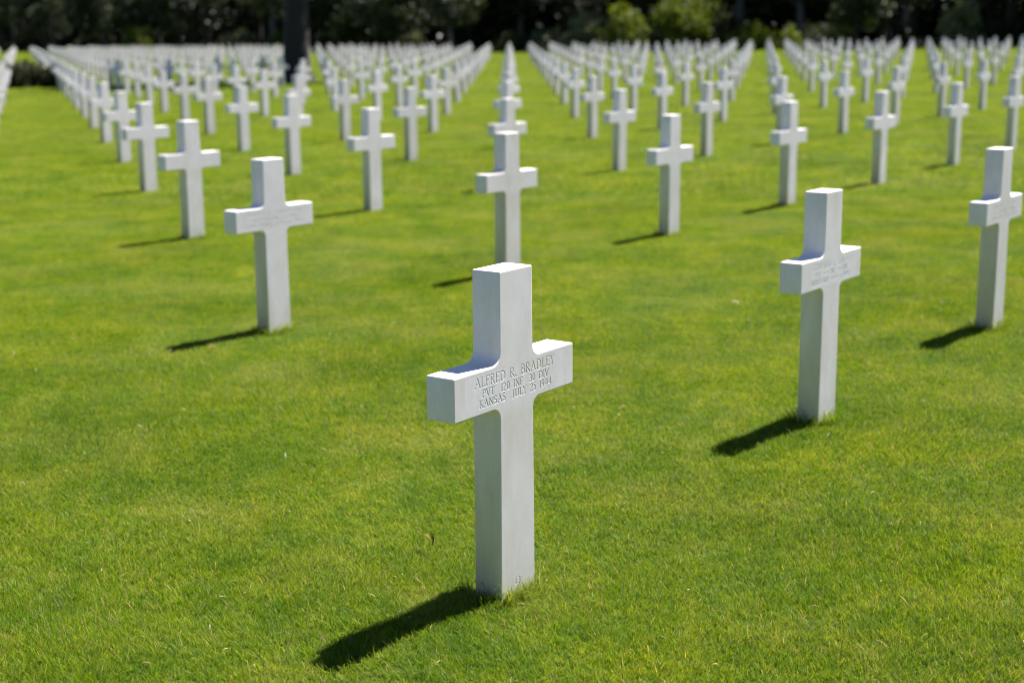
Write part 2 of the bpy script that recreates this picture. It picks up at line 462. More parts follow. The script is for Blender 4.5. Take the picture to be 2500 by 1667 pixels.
def carve(lines, x0, x1, z0, z1, step, half, depth, seed=1):
    """height-field patch of the stone face with V-cut grooves; lines = (text, xa, xb, baseline, height)"""
    rr = random.Random(seed)
    nx_ = int(round((x1 - x0) / step)) + 1; nz_ = int(round((z1 - z0) / step)) + 1
    gx_ = np.linspace(x0, x1, nx_); gz_ = np.linspace(z0, z1, nz_)
    D = np.zeros((nz_, nx_))
    for text, xa, xb, zb_, ht in lines:
        gl = [GL[c] if c != '~' else worn(rr) for c in text]
        sp = .14
        tot = sum(g[0] + sp for g in gl) - sp
        kx = (xb - xa) / tot
        cur = xa
        for w_, strokes in gl:
            for pl, th in strokes:
                hw_ = half * th
                q = [(cur + px * kx, zb_ + pz * ht) for px, pz in pl]
                for (ax_, az_), (bx_, bz_) in zip(q[:-1], q[1:]):
                    i0 = max(0, int((min(ax_, bx_) - hw_ - x0) / step) - 1); i1 = min(nx_, int((max(ax_, bx_) + hw_ - x0) / step) + 3)
                    j0 = max(0, int((min(az_, bz_) - hw_ - z0) / step) - 1); j1 = min(nz_, int((max(az_, bz_) + hw_ - z0) / step) + 3)
                    if i1 <= i0 or j1 <= j0: continue
                    X, Z = np.meshgrid(gx_[i0:i1], gz_[j0:j1])
                    vx, vz = bx_ - ax_, bz_ - az_
                    tt = np.clip(((X - ax_) * vx + (Z - az_) * vz) / (vx * vx + vz * vz + 1e-12), 0, 1)
                    d = np.hypot(X - ax_ - tt * vx, Z - az_ - tt * vz)
                    D[j0:j1, i0:i1] = np.maximum(D[j0:j1, i0:i1], np.clip(1.15 * (1 - d / hw_), 0, 1) * th)
            cur += (w_ + sp) * kx
    D[0, :] = D[-1, :] = 0; D[:, 0] = D[:, -1] = 0
    X, Z = np.meshgrid(gx_, gz_)
    V = np.stack([X, -TH / 2 + D * depth, Z], -1).reshape(-1, 3)
    i, j = np.meshgrid(np.arange(nx_ - 1), np.arange(nz_ - 1))
    a = (j * nx_ + i).ravel()
    F = np.stack([a, a + 1, a + nx_ + 1, a + nx_], 1)
    return np_mesh('inscription', V, F.ravel(), np.full(len(F), 4), M['marble'], True, {'groove': ('FLOAT', np.clip(D, 0, 1))})

PANEL = (-.255, .255, .602, .712)
NUMP = (-.028, .022, .008, .050)
mesh_plain = cross_mesh('cross_block', 9, 3, 3)
mesh_far = cross_mesh('cross_block_simple', 4, 1, 1)
mesh_cut = cross_mesh('cross_block_carved', 9, 3, 3, (PANEL,))
mesh_cut2 = cross_mesh('cross_block_numbered', 9, 3, 3, (PANEL, NUMP))
CARVED = {
    (0, 0): carve([('ALFRED R. BRADLEY', -.207, .199, .6755, .0285), ('PVT  120 INF  30 DIV', -.172, .168, .6435, .0215), ('KANSAS  JULY 25 1944', -.187, .183, .6130, .0222)], *PANEL, .0010, .0019, .0014),
    (1, 0): carve([('EDWARD L. EN~~~', -.196, .188, .6755, .0285), ('PVT  ~~~ INF  ~~ DIV', -.176, .160, .6435, .0215), ('MARYLAND  ~~~~ ~~ 1944', -.204, .178, .6130, .0222)], *PANEL, .0017, .0018, .0010, 3),
    (1, 1): carve([('~~~~~ ~ ~~~~~~~~', -.204, .196, .6755, .0285), ('~~~  ~~~ INF  ~~ DIV', -.178, .166, .6435, .0215), ('~~~~~~~~~~  ~~~~ ~~ 1944', -.235, .218, .6130, .0222)], *PANEL, .0017, .0018, .0010, 5),
    (2, 0): carve([('~~~~~~ ~ ~~~~~~', -.200, .200, .6755, .0285), ('~~~  ~~~ INF  ~~ DIV', -.176, .160, .6435, .0215), ('~~~~~~~~  ~~~~ ~~ 1944', -.204, .200, .6130, .0222)], *PANEL, .0017, .0018, .0010, 8),
}
GRAVE_NO = carve([('13', -.018, .010, .020, .019)], *NUMP, .001, .0021, .0021)

ORD = ['', 'first', 'second', 'third', 'fourth', 'fifth', 'sixth', 'seventh', 'eighth', 'ninth', 'tenth', 'eleventh', 'twelfth', 'thirteenth',
       'fourteenth', 'fifteenth', 'sixteenth', 'seventeenth', 'eighteenth', 'nineteenth', 'twentieth']
def ordinal(n):
    if n <= 20: return ORD[n]
    if n == 30: return 'thirtieth'
    if n == 40: return 'fortieth'
    return {2: 'twenty', 3: 'thirty', 4: 'forty', 5: 'fifty'}[n // 10] + '-' + ORD[n % 10]

def cam_px(x, y, z):
    d = Vector((x, y, z - CAM_H))
    dd = d.dot(fwd)
    return (1250 + FPX * d.dot(right) / dd, 833.5 - FPX * d.dot(up) / dd, dd)

FITTED = {(0, 0): (.0040, -.0161, -.0080), (1, 0): (-.0133, .0028, -.0071), (2, 0): (-.0122, -.0154, .0031), (1, 1): (.0062, -.0067, -.0027),
          (2, 1): (.0036, .0039, .0006), (3, 1): (-.0025, .0246, -.0003), (4, 1): (-.0179, .0081, .0002), (5, 1): (-.0209, .002, -.0024), (2, 2): (.0188, 0, .0022), (3, 2): (.0256, .0025, -.0029)}
GX2 = 0.0008
def ter_fit(x, y): return 0.00837 * x + .0044 * y + GX2 * x * x + 7.3e-5 * y * y - 3.3e-5 * x * y

crosses = []
rc = random.Random(3)
for j in range(-8, 50):
    for i in range(-8, I_MAX + 1 + int(max(0, j - 18) * .4)):
        x, y = NX + i * AX + j * BX, NY + i * AY + j * BY
        if y < 2.0: continue
        jx, jy, jr, jl = rc.gauss(0, .008), rc.gauss(0, .008), rc.gauss(0, .010), rc.gauss(0, .004)
        dz = rc.gauss(0, .006)
        if (i, j) in FITTED:
            f_ = FITTED[(i, j)]
            x += f_[0]; y += f_[1]
            z = float(ter_fit(x, y)) + f_[2]; jr *= .3; jl = 0
            if (i, j) == (0, 0): jr = .018
        else:
            x += jx; y += jy; z = float(ter(x, y)) + .027 + dz
        px, py, dd = cam_px(x, y, z + .6)
        half = FPX * .32 / dd
        inside = -half < px < 2500 + half and py < 1667 + 400
        near_frame = -420 < px < 2920
        if near_frame:
            crosses.append(dict(i=i, j=j, x=x, y=y, z=z, rz=YAW + jr, lean=jl, inside=inside, d=dd))
vis = sorted([c for c in crosses if c['inside']], key=lambda c: c['d'])
named = vis[:300]
rest = [c for c in crosses if not any(c is q for q in named)]
# ordinal in its straight-away column (column number = i - 2j)
cols = {}
for c in vis: cols.setdefault(c['i'] - 2 * c['j'], []).append(c)
for mcol, lst in cols.items():
    lst.sort(key=lambda c: c['d'])
    for k, c in enumerate(lst): c['ord'] = k + 1; c['m'] = mcol
SPECIAL = {
    (0, 0): 'nearest white marble cross, in sharp focus, its carved inscription readable',
    (1, 0): 'white marble cross standing right of the nearest one, second largest in view',
    (2, 0): 'white marble cross at the right edge, shadow falling left of its foot',
    (1, 1): 'white marble cross left of the nearest one, largest on the left side',
    (2, 1): 'white marble cross directly behind the nearest one, its foot hidden by it',
    (2, 2): 'white marble cross just behind and left of the largest left-hand cross',
}
GROUP = 'white marble crosses in rows on the lawn'
for c in named:
    key = (c['i'], c['j'])
    near = c['d'] < 12
    if key in CARVED:
        me = mesh_cut2 if key == (0, 0) else mesh_cut
    else:
        me = mesh_plain if c['d'] < 24 else mesh_far
    o = bpy.data.objects.new('marble_cross', me)
    o.location = (c['x'], c['y'], c['z'])
    o.rotation_euler = (c['lean'], c['lean'] * .7, c['rz'])
    link(o)
    if key in SPECIAL: lab = SPECIAL[key]
    else:
        if c['m'] == 0: where = 'column straight behind the nearest cross'
        else:
            n_ = abs(c['m'])
            where = ordinal(n_) + ' column ' + ('right' if c['m'] > 0 else 'left') + ' of the nearest cross'
        lab = 'white marble cross, ' + ordinal(c['ord']) + ' from the front, ' + where
    tag(o, lab, 'cross', GROUP)
    if key in CARVED:
        ins = bpy.data.objects.new('inscription', CARVED[key]); link(ins, o)
        if key == (0, 0):
            ins['label'] = 'three lines of carved capitals with a name, unit and date'
            g = bpy.data.objects.new('grave_number', GRAVE_NO); link(g, o)
            g['label'] = 'small carved number 13 just above the grass'
# the remaining crosses (past the first 300 and just outside the frame) as one object
def merged(lst, me):
    nv = len(me.vertices)
    co = np.empty(nv * 3, np.float32); me.vertices.foreach_get('co', co); co = co.reshape(-1, 3)
    nl = len(me.loops); li = np.empty(nl, np.int32); me.loops.foreach_get('vertex_index', li)
    sz = np.empty(len(me.polygons), np.int32); me.polygons.foreach_get('loop_total', sz)
    VV, FF, SS = [], [], []
    for k, c in enumerate(lst):
        mt = Matrix.Translation((c['x'], c['y'], c['z'])) @ Matrix.Rotation(c['rz'], 4, 'Z') @ Matrix.Rotation(c['lean'], 4, 'X')
        A = np.array(mt)
        VV.append(co @ A[:3, :3].T + A[:3, 3]); FF.append(li + k * nv); SS.append(sz)
    return np_mesh('distant_crosses', np.concatenate(VV), np.concatenate(FF), np.concatenate(SS), M['marble'])
if rest:
    o = bpy.data.objects.new('distant_crosses', merged(rest, mesh_far))
    tag(link(o), 'mass of white marble crosses far off before the wood', 'crosses', kind='stuff')
print('crosses', len(vis), len(named), len(rest))

# ------------------------------------------------------------------ grass
def blades(n, rad, wid, hgt, lean, rr, straw=.07, flat=.14, long_share=.05):
    """n curved tapering blades in a round patch; returns a mesh with a colour per blade"""
    r_ = rad * np.sqrt(rr.random(n)) * (0.80 + .4 * rr.random(n)); th = rr.random(n) * 2 * np.pi
    bx, by = r_ * np.cos(th), r_ * np.sin(th)
    # shoots grow in little tufts with gaps between
    nc = max(1, n // 9)
    pick = rr.integers(0, nc, n); tight = rr.random(n) < .8
    sg = .0065 * max(1.0, wid / .0024)
    bx = np.where(tight, bx[pick] + rr.normal(0, sg, n), bx); by = np.where(tight, by[pick] + rr.normal(0, sg, n), by)
    az = np.where(rr.random(n) < .42, rr.normal(0, .8, n), rr.random(n) * 2 * np.pi)   # the sward lies over one way
    h = hgt * (0.45 + .85 * rr.random(n))
    lng = rr.random(n) < long_share
    h[lng] *= 1.5
    ln = np.abs(rr.normal(0, lean, n)) + .12
    fl = rr.random(n) < flat
    ln[fl] = 1.1 + .35 * rr.random(fl.sum())
    w = wid * (0.55 + .8 * rr.random(n))
    curl = .25 + .55 * rr.random(n)
    T_ = np.array([0, .38, .72, 1.0]); WW = np.array([1.0, .95, .66, 0.0])
    dx, dy = np.cos(az), np.sin(az)
    # facing of the flat side: roughly across the lean, twisted
    tw = az + np.pi / 2 + rr.normal(0, .6, n)
    sx, sy = np.cos(tw), np.sin(tw)
    cx, cy_, cz = bx.copy(), by.copy(), np.full(n, -.004)
    P = []
    pt = 0
    for k, t_ in enumerate(T_):
        if k:
            a = ln + curl * t_ * 1.3
            seg = (t_ - pt) * h
            cx = cx + np.sin(a) * dx * seg; cy_ = cy_ + np.sin(a) * dy * seg; cz = cz + np.cos(a) * seg
        pt = t_
        P.append((cx.copy(), cy_.copy(), np.maximum(cz, .002 if k else -.004)))
    V = np.empty((n, 7, 3))
    for k in range(3):
        o_ = .5 * w * WW[k]
        V[:, 2 * k] = np.stack([P[k][0] - sx * o_, P[k][1] - sy * o_, P[k][2]], 1)
        V[:, 2 * k + 1] = np.stack([P[k][0] + sx * o_, P[k][1] + sy * o_, P[k][2]], 1)
    V[:, 6] = np.stack(P[3], 1)
    b = np.arange(n)[:, None] * 7
    q1 = b + [0, 1, 3, 2]; q2 = b + [2, 3, 5, 4]; t3 = b + [4, 5, 6]
    F = np.concatenate([np.concatenate([q1, q2], 1).reshape(-1), t3.reshape(-1)])
    S = np.concatenate([np.full(2 * n, 4), np.full(n, 3)])
    # blade colours
    u = rr.random(n)[:, None]
    g1, g2, g3 = np.array([.042, .115, .003]), np.array([.112, .215, .004]), np.array([.225, .312, .008])
    col = np.where(u < .5, g1 + (g2 - g1) * u * 2, g2 + (g3 - g2) * (u - .5) * 2)
    st = rr.random(n) < straw
    sc_ = np.array([.36, .30, .15]) * (0.5 + .7 * rr.random((n, 1)))
    col[st] = sc_[st]
    bl = rr.random(n) < .05
    col[bl] = np.array([.09, .15, .055])
    C = np.repeat(np.concatenate([col, np.ones((n, 1))], 1)[:, None, :], 7, 1).copy()
    C[:, 0:2, :3] *= np.array([.95, .9, 1.0])
    C[:, 6, :3] = C[:, 6, :3] * .8 + np.array([.09, .09, .006])
    return np_mesh('grass_tuft', V.reshape(-1, 3), F, S, M['grass'], True, {'col': ('FLOAT_COLOR', C.reshape(-1, 4))})

def tuft_collection(name, specs):
    c = bpy.data.collections.new(name)
    for k, (n, rad, wid, hgt, lean, kw) in enumerate(specs):
        o = bpy.data.objects.new('%s_%02d' % (name, k), blades(n, rad, wid, hgt, lean, np.random.default_rng(100 + k + len(name)), **kw))
        c.objects.link(o)
    return c

def hexgrid(step, jit, inside):
    P = []
    y = 2.2
    row = 0
    while y < 230:
        xm = 0.46 * y + 2.5
        xs = np.arange(-xm, xm, step) + (row % 2) * step / 2
        P.append(np.stack([xs, np.full(len(xs), y)], 1))
        y += step * .866; row += 1
    P = np.concatenate(P)
    P = P + rng.normal(0, jit, P.shape)
    return P[inside(P[:, 0], P[:, 1])]

def instancer(name, coll, P, variants, scl, zoff=None):
    n = len(P)
    z = ter(P[:, 0], P[:, 1]) if zoff is None else zoff
    V = np.stack([P[:, 0], P[:, 1], z], 1)
    rot = np.zeros((n, 3)); rot[:, 2] = rng.random(n) * 6.2832
    me = np_mesh(name, V, [], [], M['grass'], attrs={'variant': ('INT', rng.integers(0, variants, n)), 'rot': ('FLOAT_VECTOR', rot), 'scl': ('FLOAT_VECTOR', scl)})
    o = bpy.data.objects.new(name, me)
    g = bpy.data.node_groups.new(name, 'GeometryNodeTree')
    g.interface.new_socket('Geometry', in_out='INPUT', socket_type='NodeSocketGeometry')
    g.interface.new_socket('Geometry', in_out='OUTPUT', socket_type='NodeSocketGeometry')
    N = g.nodes
    gi, go = N.new('NodeGroupInput'), N.new('NodeGroupOutput')
    ip = N.new('GeometryNodeInstanceOnPoints')
    ci = N.new('GeometryNodeCollectionInfo'); ci.inputs['Collection'].default_value = coll
    ci.inputs['Separate Children'].default_value = True; ci.inputs['Reset Children'].default_value = True
    def na(nm, typ):
        a = N.new('GeometryNodeInputNamedAttribute'); a.data_type = typ; a.inputs['Name'].default_value = nm
        return [s for s in a.outputs if s.enabled and s.name == 'Attribute'][0]
    L = g.links
    L.new(gi.outputs[0], ip.inputs['Points']); L.new(ci.outputs[0], ip.inputs['Instance'])
    ip.inputs['Pick Instance'].default_value = True
    L.new(na('variant', 'INT'), ip.inputs['Instance Index'])
    L.new(na('rot', 'FLOAT_VECTOR'), ip.inputs['Rotation']); L.new(na('scl', 'FLOAT_VECTOR'), ip.inputs['Scale'])
    L.new(ip.outputs[0], go.inputs[0])
    md = o.modifiers.new('grass', 'NODES'); md.node_group = g
    return o

def smooth_noise(P, sc, seed):
    rr = np.random.default_rng(seed)
    v = np.zeros(len(P))
    for k in range(6):
        a = rr.random() * 6.28; f = sc * (1 + rr.random()); ph = rr.random() * 6.28
        v += np.sin(f * (P[:, 0] * np.cos(a) + P[:, 1] * np.sin(a)) + ph)
    return v / 3.5

Y1, Y2 = 15.0, 46.0
WOOD_DOT = 103.0       # distance along the row direction at which the mown lawn stops
A_U, B_U = np.array([.5907, .8069]), np.array([-.7857, .6186])
def wood_back(x, y):
    """the wood edge swings back towards the left"""
    return np.maximum(0, np.asarray(x) * B_U[0] + np.asarray(y) * B_U[1] - 92.0) * .30
kw = {}
near_c = tuft_collection('lawn_near', [(8400, .30, .0018, .032, .52, {}), (8400, .30, .0016, .029, .56, {}), (8400, .30, .0019, .035, .48, dict(straw=.09)),
                                       (8400, .30, .0017, .030, .58, dict(straw=.04)), (8400, .30, .0018, .033, .52, dict(flat=.2))])
mid_c = tuft_collection('lawn_mid', [(9000, .85, .0048, .038, .45, {}), (9000, .85, .0050, .036, .48, {}), (9000, .85, .0050, .040, .42, dict(straw=.08))])
far_c = tuft_collection('lawn_far', [(9000, 2.6, .016, .050, .50, {}), (9000, 2.6, .016, .048, .48, {}), (9000, 2.6, .017, .052, .45, dict(straw=.08))])
lawnside = lambda x, y: (x * A_U[0] + y * A_U[1]) < WOOD_DOT + wood_back(x, y)
Pn = hexgrid(.30, .035, lambda x, y: (y < Y1) & (np.abs(x) < .46 * y + 1.2) & (y > 2.6))
Pm = hexgrid(.80, .10, lambda x, y: (y >= Y1 - .2) & (y < Y2))
Pf = hexgrid(2.3, .3, lambda x, y: (y >= Y2 - .8) & lawnside(x, y))
def zscale(P, seed, amp=.16):
    h = 1 + amp * smooth_noise(P, 1.6, seed) + rng.normal(0, .04, len(P))
    return np.stack([np.ones(len(P)), np.ones(len(P)), np.clip(h, .7, 1.4)], 1)
lawn = instancer('lawn_grass', near_c, Pn, 5, zscale(Pn, 1))
tag(link(lawn), 'mown sunlit grass in the foreground and between the nearest crosses', 'grass', kind='stuff')
lawn2 = instancer('lawn_grass', mid_c, Pm, 3, zscale(Pm, 2))
tag(link(lawn2), 'mown green grass between the crosses in the middle distance', 'grass', kind='stuff')
lawn3 = instancer('lawn_grass', far_c, Pf, 3, zscale(Pf, 3))
tag(link(lawn3), 'bright mown grass far off before the dark wood', 'grass', kind='stuff')

# longer blades left by the mower at the feet of the nearer crosses
edge_c = tuft_collection('lawn_edge', [(60, .035, .0024, .075, .35, dict(straw=.04, flat=.02, long_share=.15)), (45, .03, .0024, .066, .42, dict(straw=.08, flat=.04, long_share=.2)),
                                       (26, .03, .0026, .090, .30, dict(straw=.02, flat=.02, long_share=.3))])
E_ = []
for c in [c for c in crosses if c['d'] < 14]:
    ca, sa = math.cos(c['rz']), math.sin(c['rz'])
    for side in range(4):
        n_ = 9 if side % 2 == 0 else 6
        for k in range(n_):
            if rng.random() < .22: continue
            u = -1 + 2 * (k + rng.random()) / n_
            off = .012 + abs(rng.normal(0, .012))
            if side == 0: lx, ly = u * WB / 2, -TH / 2 - off
            elif side == 2: lx, ly = u * WB / 2, TH / 2 + off
            elif side == 1: lx, ly = WB / 2 + off, u * TH / 2
            else: lx, ly = -WB / 2 - off, u * TH / 2
            E_.append((c['x'] + ca * lx - sa * ly, c['y'] + sa * lx + ca * ly))
E_ = np.array(E_)
edge = instancer('grass_fringe', edge_c, E_, 3, np.stack([np.ones(len(E_)), np.ones(len(E_)), .65 + .5 * rng.random(len(E_))], 1))
tag(link(edge), 'longer unmown grass blades round the feet of the nearer crosses', 'grass', kind='stuff')

# dry clippings and dead blades left lying on the sward
def clippings(n):
    rr = np.random.default_rng(77)
    y = 2.8 + 9 * rr.random(n) ** .8; x = (rr.random(n) * 2 - 1) * (.42 * y + .3)
    z = ter(x, y) + .024 + .010 * rr.random(n)
    az = rr.random(n) * 6.283; L = .012 + .03 * rr.random(n) ** 2; w = .0009 + .0012 * rr.random(n); up_ = rr.normal(0, .3, n)
    d = np.stack([np.cos(az), np.sin(az), up_], 1); sd = np.stack([-np.sin(az), np.cos(az), rr.normal(0, .3, n)], 1)
    c0 = np.stack([x, y, z], 1)
    V = []
    for f_, wf in ((-.5, .5), (0, 1.0), (.5, .3)):
        p_ = c0 + d * (L * f_)[:, None]; p_[:, 2] -= (abs(f_) * L * .25)
        V += [p_ - sd * (w * wf)[:, None], p_ + sd * (w * wf)[:, None]]
    V = np.stack(V, 1)
    b = np.arange(n)[:, None] * 6
    F = np.concatenate([b + [0, 1, 3, 2], b + [2, 3, 5, 4]], 1).reshape(-1)
    base = np.where(rr.random((n, 1)) < .3, np.array([[.55, .52, .42]]), np.array([[.42, .33, .18]])) * (.6 + .5 * rr.random((n, 1)))
    C = np.repeat(np.concatenate([base, np.ones((n, 1))], 1)[:, None, :], 6, 1)
    return np_mesh('dry_clippings', V.reshape(-1, 3), F, np.full(2 * n, 4), M['grass'], False, {'col': ('FLOAT_COLOR', C.reshape(-1, 4))})
clip = bpy.data.objects.new('dry_clippings', clippings(900))
tag(link(clip), 'scattered dry straw clippings lying on the near grass', 'clippings', kind='stuff')

# ------------------------------------------------------------------ trees, shrubs, wood
def tube(path, radii, seg=9, wob=.0, rr=None):
    V, F = [], []
    path = [np.array(p_, float) for p_ in path]
    for k, (p_, r_) in enumerate(zip(path, radii)):
        d = path[min(k + 1, len(path) - 1)] - path[max(k - 1, 0)]; d /= np.linalg.norm(d)
        a = np.cross(d, [0.31, .95, .05]); a /= np.linalg.norm(a); b = np.cross(d, a)
        for q in range(seg):
            th = 2 * math.pi * q / seg
            rad = r_ * (1 + (rr.normal(0, wob) if rr is not None else 0))
            V.append(p_ + rad * (a * math.cos(th) + b * math.sin(th)))
    for k in range(len(path) - 1):
        for q in range(seg):
            F.append((k * seg + q, k * seg + (q + 1) % seg, (k + 1) * seg + (q + 1) % seg, (k + 1) * seg + q))
    return V, F

def wood_mesh(name, parts, mat):
    V, F = [], []
    for v, f in parts:
        o_ = len(V); V += list(v); F += [tuple(i + o_ for i in q) for q in f]
    F = np.array(F)
    return np_mesh(name, np.array(V), F.ravel(), np.full(len(F), 4), mat, True)

def leaf_cloud(name, centres, per, size, mat, rr, thick=.35, flatten=1.0, clump_shade=None):
    """kite-shaped leaves clustered in shells round clump centres (x, y, z, r)"""
    P, SH = [], []
    for k, (cx, cy_, cz, r_) in enumerate(centres):
        n = max(4, int(per * r_ * r_))
        d = rr.normal(size=(n, 3)); d /= np.linalg.norm(d, axis=1, keepdims=True)
        rad = r_ * (1 - thick * rr.random(n) ** 1.3) * (1 + .18 * rr.normal(size=n))
        p_ = d * rad[:, None]; p_[:, 2] *= flatten
        P.append(p_ + [cx, cy_, cz])
        base = rr.random() * .5
        SH.append(np.clip(base + .45 * rr.random(n) + .1 * rr.normal(size=n), 0, 1))
    P = np.concatenate(P); SH = np.concatenate(SH)
    n = len(P)
    t1 = rr.normal(size=(n, 3)); t1[:, 2] = t1[:, 2] * .6 - .25; t1 /= np.linalg.norm(t1, axis=1, keepdims=True)
    nb = rr.normal(size=(n, 3)); nb[:, 2] += .8
    t2 = np.cross(t1, nb); t2 /= np.linalg.norm(t2, axis=1, keepdims=True)
    s = size * (.6 + .8 * rr.random((n, 1)))
    V = np.stack([P, P + t1 * s * .5 + t2 * s * .32, P + t1 * s, P + t1 * s * .5 - t2 * s * .32], 1).reshape(-1, 3)
    F = np.arange(4 * n)
    return np_mesh(name, V, F, np.full(n, 4), mat, False, {'shade': ('FLOAT', np.repeat(SH, 4))})

def broadleaf(rr, H_, trunk_r, crown_r, crown_base, leaf, size=.34, bark='bark'):
    lean = rr.normal(0, .02, 2)
    n = 7
    path = [(lean[0] * z * 1.0 + rr.normal(0, .05) * (k > 0), lean[1] * z + rr.normal(0, .05) * (k > 0), z) for k, z in enumerate(np.linspace(-.3, H_ * .8, n))]
    rad = [trunk_r * (1.35 if k == 0 else 1 - .75 * k / n) for k in range(n)]
    parts = [tube(path, rad, 10, .05, rr)]
    cent = []
    for k in range(13):
        z0_ = crown_base + (H_ * .78 - crown_base) * (k + .3) / 13
        a = k * 2.4 + rr.normal(0, .4)
        frac = (z0_ - crown_base) / (H_ - crown_base)
        ln = crown_r * (1.05 - .55 * abs(frac - .35)) * rr.uniform(.6, 1.0)
        p0 = np.array([lean[0] * z0_, lean[1] * z0_, z0_])
        p2 = p0 + np.array([math.cos(a) * ln, math.sin(a) * ln, ln * rr.uniform(.05, .5)])
        p1 = (p0 + p2) / 2 + [0, 0, .25]
        r0 = trunk_r * .32 * (1 - .4 * frac)
        parts.append(tube([p0, p1, p2], [r0, r0 * .6, r0 * .18], 6))
        for q in range(3):
            f_ = (.45, .75, 1.0)[q]
            c_ = p0 + (p2 - p0) * f_ + rr.normal(0, .45, 3)
            cent.append((*c_, rr.uniform(.8, 1.5)))
    cent += [(rr.normal(0, .8), rr.normal(0, .8), H_ * .85 + rr.uniform(-1, 1.2), rr.uniform(1.0, 1.7)) for _ in range(6)]
    return wood_mesh('trunk', parts, M[bark]), leaf_cloud('crown', cent, 95, size, M[leaf], rr, .5)

def shrub(rr, w, h, leaf, size, per=240):
    cent = []
    stems = []
    for k in range(int(10 + 5 * w)):
        a = rr.random() * 6.283; r_ = w * .5 * math.sqrt(rr.random())
        zz = h * rr.uniform(.18, .86) * (1 - .35 * (r_ / (w * .5)) ** 2)
        cent.append((r_ * math.cos(a), r_ * math.sin(a), zz, rr.uniform(.16, .30) * min(w, h) + .08))
    for k in range(7):
        c_ = cent[k]
        stems.append(tube([(c_[0] * .15, c_[1] * .15, -.1), (c_[0] * .5, c_[1] * .5, c_[2] * .5), c_[:3]], [.03 + .01 * h, .022, .01], 5))
    return wood_mesh('stem', stems, M['bark']), leaf_cloud('foliage', cent, per, size, M[leaf], rr, .55)

def place(name, meshes, names, x, y, rz, scale=1.0, z=None):
    e = empty(name, (x, y, float(ter(x, y)) if z is None else z), (0, 0, rz))
    e.scale = (scale,) * 3
    for me, nm in zip(meshes, names):
        link(bpy.data.objects.new(nm, me), e)
    return e

rt = np.random.default_rng(21)
variants = [broadleaf(rt, 13, .30, 4.2, 2.6, 'leaf_dark', .36), broadleaf(rt, 15, .36, 4.6, 3.2, 'leaf_mid', .38, 'bark_grey'), broadleaf(rt, 12, .24, 3.8, 3.6, 'leaf_dark', .34, 'bark_grey'),
            broadleaf(rt, 14, .33, 4.4, 2.2, 'leaf_mid', .36)]
# front edge of the wood runs parallel to the rows, about 24 m beyond the last one
Q0 = np.array([0.0, 129.0])
def edge_pt(t_, off):
    """point t_ metres along the wood edge, off metres into the wood"""
    p_ = Q0 + B_U * t_
    return p_ + A_U * (off + float(wood_back(*p_)))
def edge_dir(tn, fr):
    """point fr metres before the wood edge seen in the direction x / y = tn"""
    lo, hi = -80.0, 160.0
    for _ in range(50):
        m_ = (lo + hi) / 2
        q = edge_pt(m_, -fr)
        if q[0] / q[1] > tn: lo = m_
        else: hi = m_
    return edge_pt((lo + hi) / 2, -fr)
front = []
tpos = -52.0
while tpos < 150:
    off = rt.uniform(-1.5, 3.5)
    front.append((edge_pt(tpos, off), rt.integers(0, 4), rt.random() * 6.28, rt.uniform(.88, 1.15)))
    tpos += rt.uniform(6.0, 9.5)
front.sort(key=lambda f: f[0][0] / f[0][1])
KIND = ['dense dark broadleaf tree', 'tall grey-barked leafy tree', 'slim grey-barked tree with dark leaves', 'spreading mid-green tree']
for k, (p_, v_, rz, sc_) in enumerate(front):
    e = place('broadleaf_tree', variants[v_], ('trunk', 'crown'), p_[0], p_[1], rz, sc_)
    tag(e, KIND[v_] + ' at the wood edge, ' + ordinal(k + 1) + ' tree from the left', 'tree', 'trees along the front edge of the wood')

# young trees standing a little in front of the wood edge
for (px, fr, v_, sc_, lab) in ((960, 8, 3, .62, 'small olive-green tree before the wood, right of the big pine'), (1105, 7, 1, .60, 'small olive-green tree before the wood, left of the central column'),
                               (2095, 7, 3, .60, 'small dull green tree before the wood, right-hand side'), (140, 7, 1, .58, 'small dark green tree before the wood, far left')):
    tn = (px - 1250) / FPX * .979
    p_ = edge_dir(tn, fr)
    e = place('young_tree', variants[v_], ('trunk', 'crown'), p_[0], p_[1], rt.random() * 6.28, sc_)
    tag(e, lab, 'tree', 'young trees in front of the wood')

# deep wood behind: trunks and foliage that read as one mass
cent, parts = [], []
for k in range(1250):
    t_ = rt.uniform(-75, 175); dp = rt.uniform(5, 30)
    p_ = edge_pt(t_, dp)
    zb_ = float(ter(*p_))
    cent.append((p_[0], p_[1], zb_ + (rt.uniform(.4, 8.5) if k < 950 else rt.uniform(8, 16)), rt.uniform(1.4, 2.8)))
for k in range(85):
    t_ = rt.uniform(-75, 170); dp = rt.uniform(5, 18)
    p_ = edge_pt(t_, dp); zb_ = float(ter(*p_)); r_ = rt.uniform(.14, .34)
    parts.append(tube([(p_[0], p_[1], zb_ - .3), (p_[0] + rt.normal(0, .2), p_[1], zb_ + 6), (p_[0] + rt.normal(0, .5), p_[1], zb_ + 14)], [r_ * 1.2, r_, r_ * .5], 7))
back = []
for k in range(640):
    t_ = rt.uniform(-90, 190); dp = rt.uniform(26, 42)
    p_ = edge_pt(t_, dp)
    back.append((p_[0], p_[1], float(ter(*p_)) + rt.uniform(.3, 15), rt.uniform(2.4, 3.6)))
wood = empty('woodland', (0, 0, 0))
tag(wood, 'deep dark wood filling the background behind the crosses', 'wood', kind='stuff')
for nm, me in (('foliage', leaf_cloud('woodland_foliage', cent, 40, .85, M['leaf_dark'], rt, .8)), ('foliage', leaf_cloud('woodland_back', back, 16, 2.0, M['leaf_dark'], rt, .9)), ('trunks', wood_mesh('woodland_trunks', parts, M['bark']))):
    o = bpy.data.objects.new(nm, me); link(o, wood); o['kind'] = 'stuff'

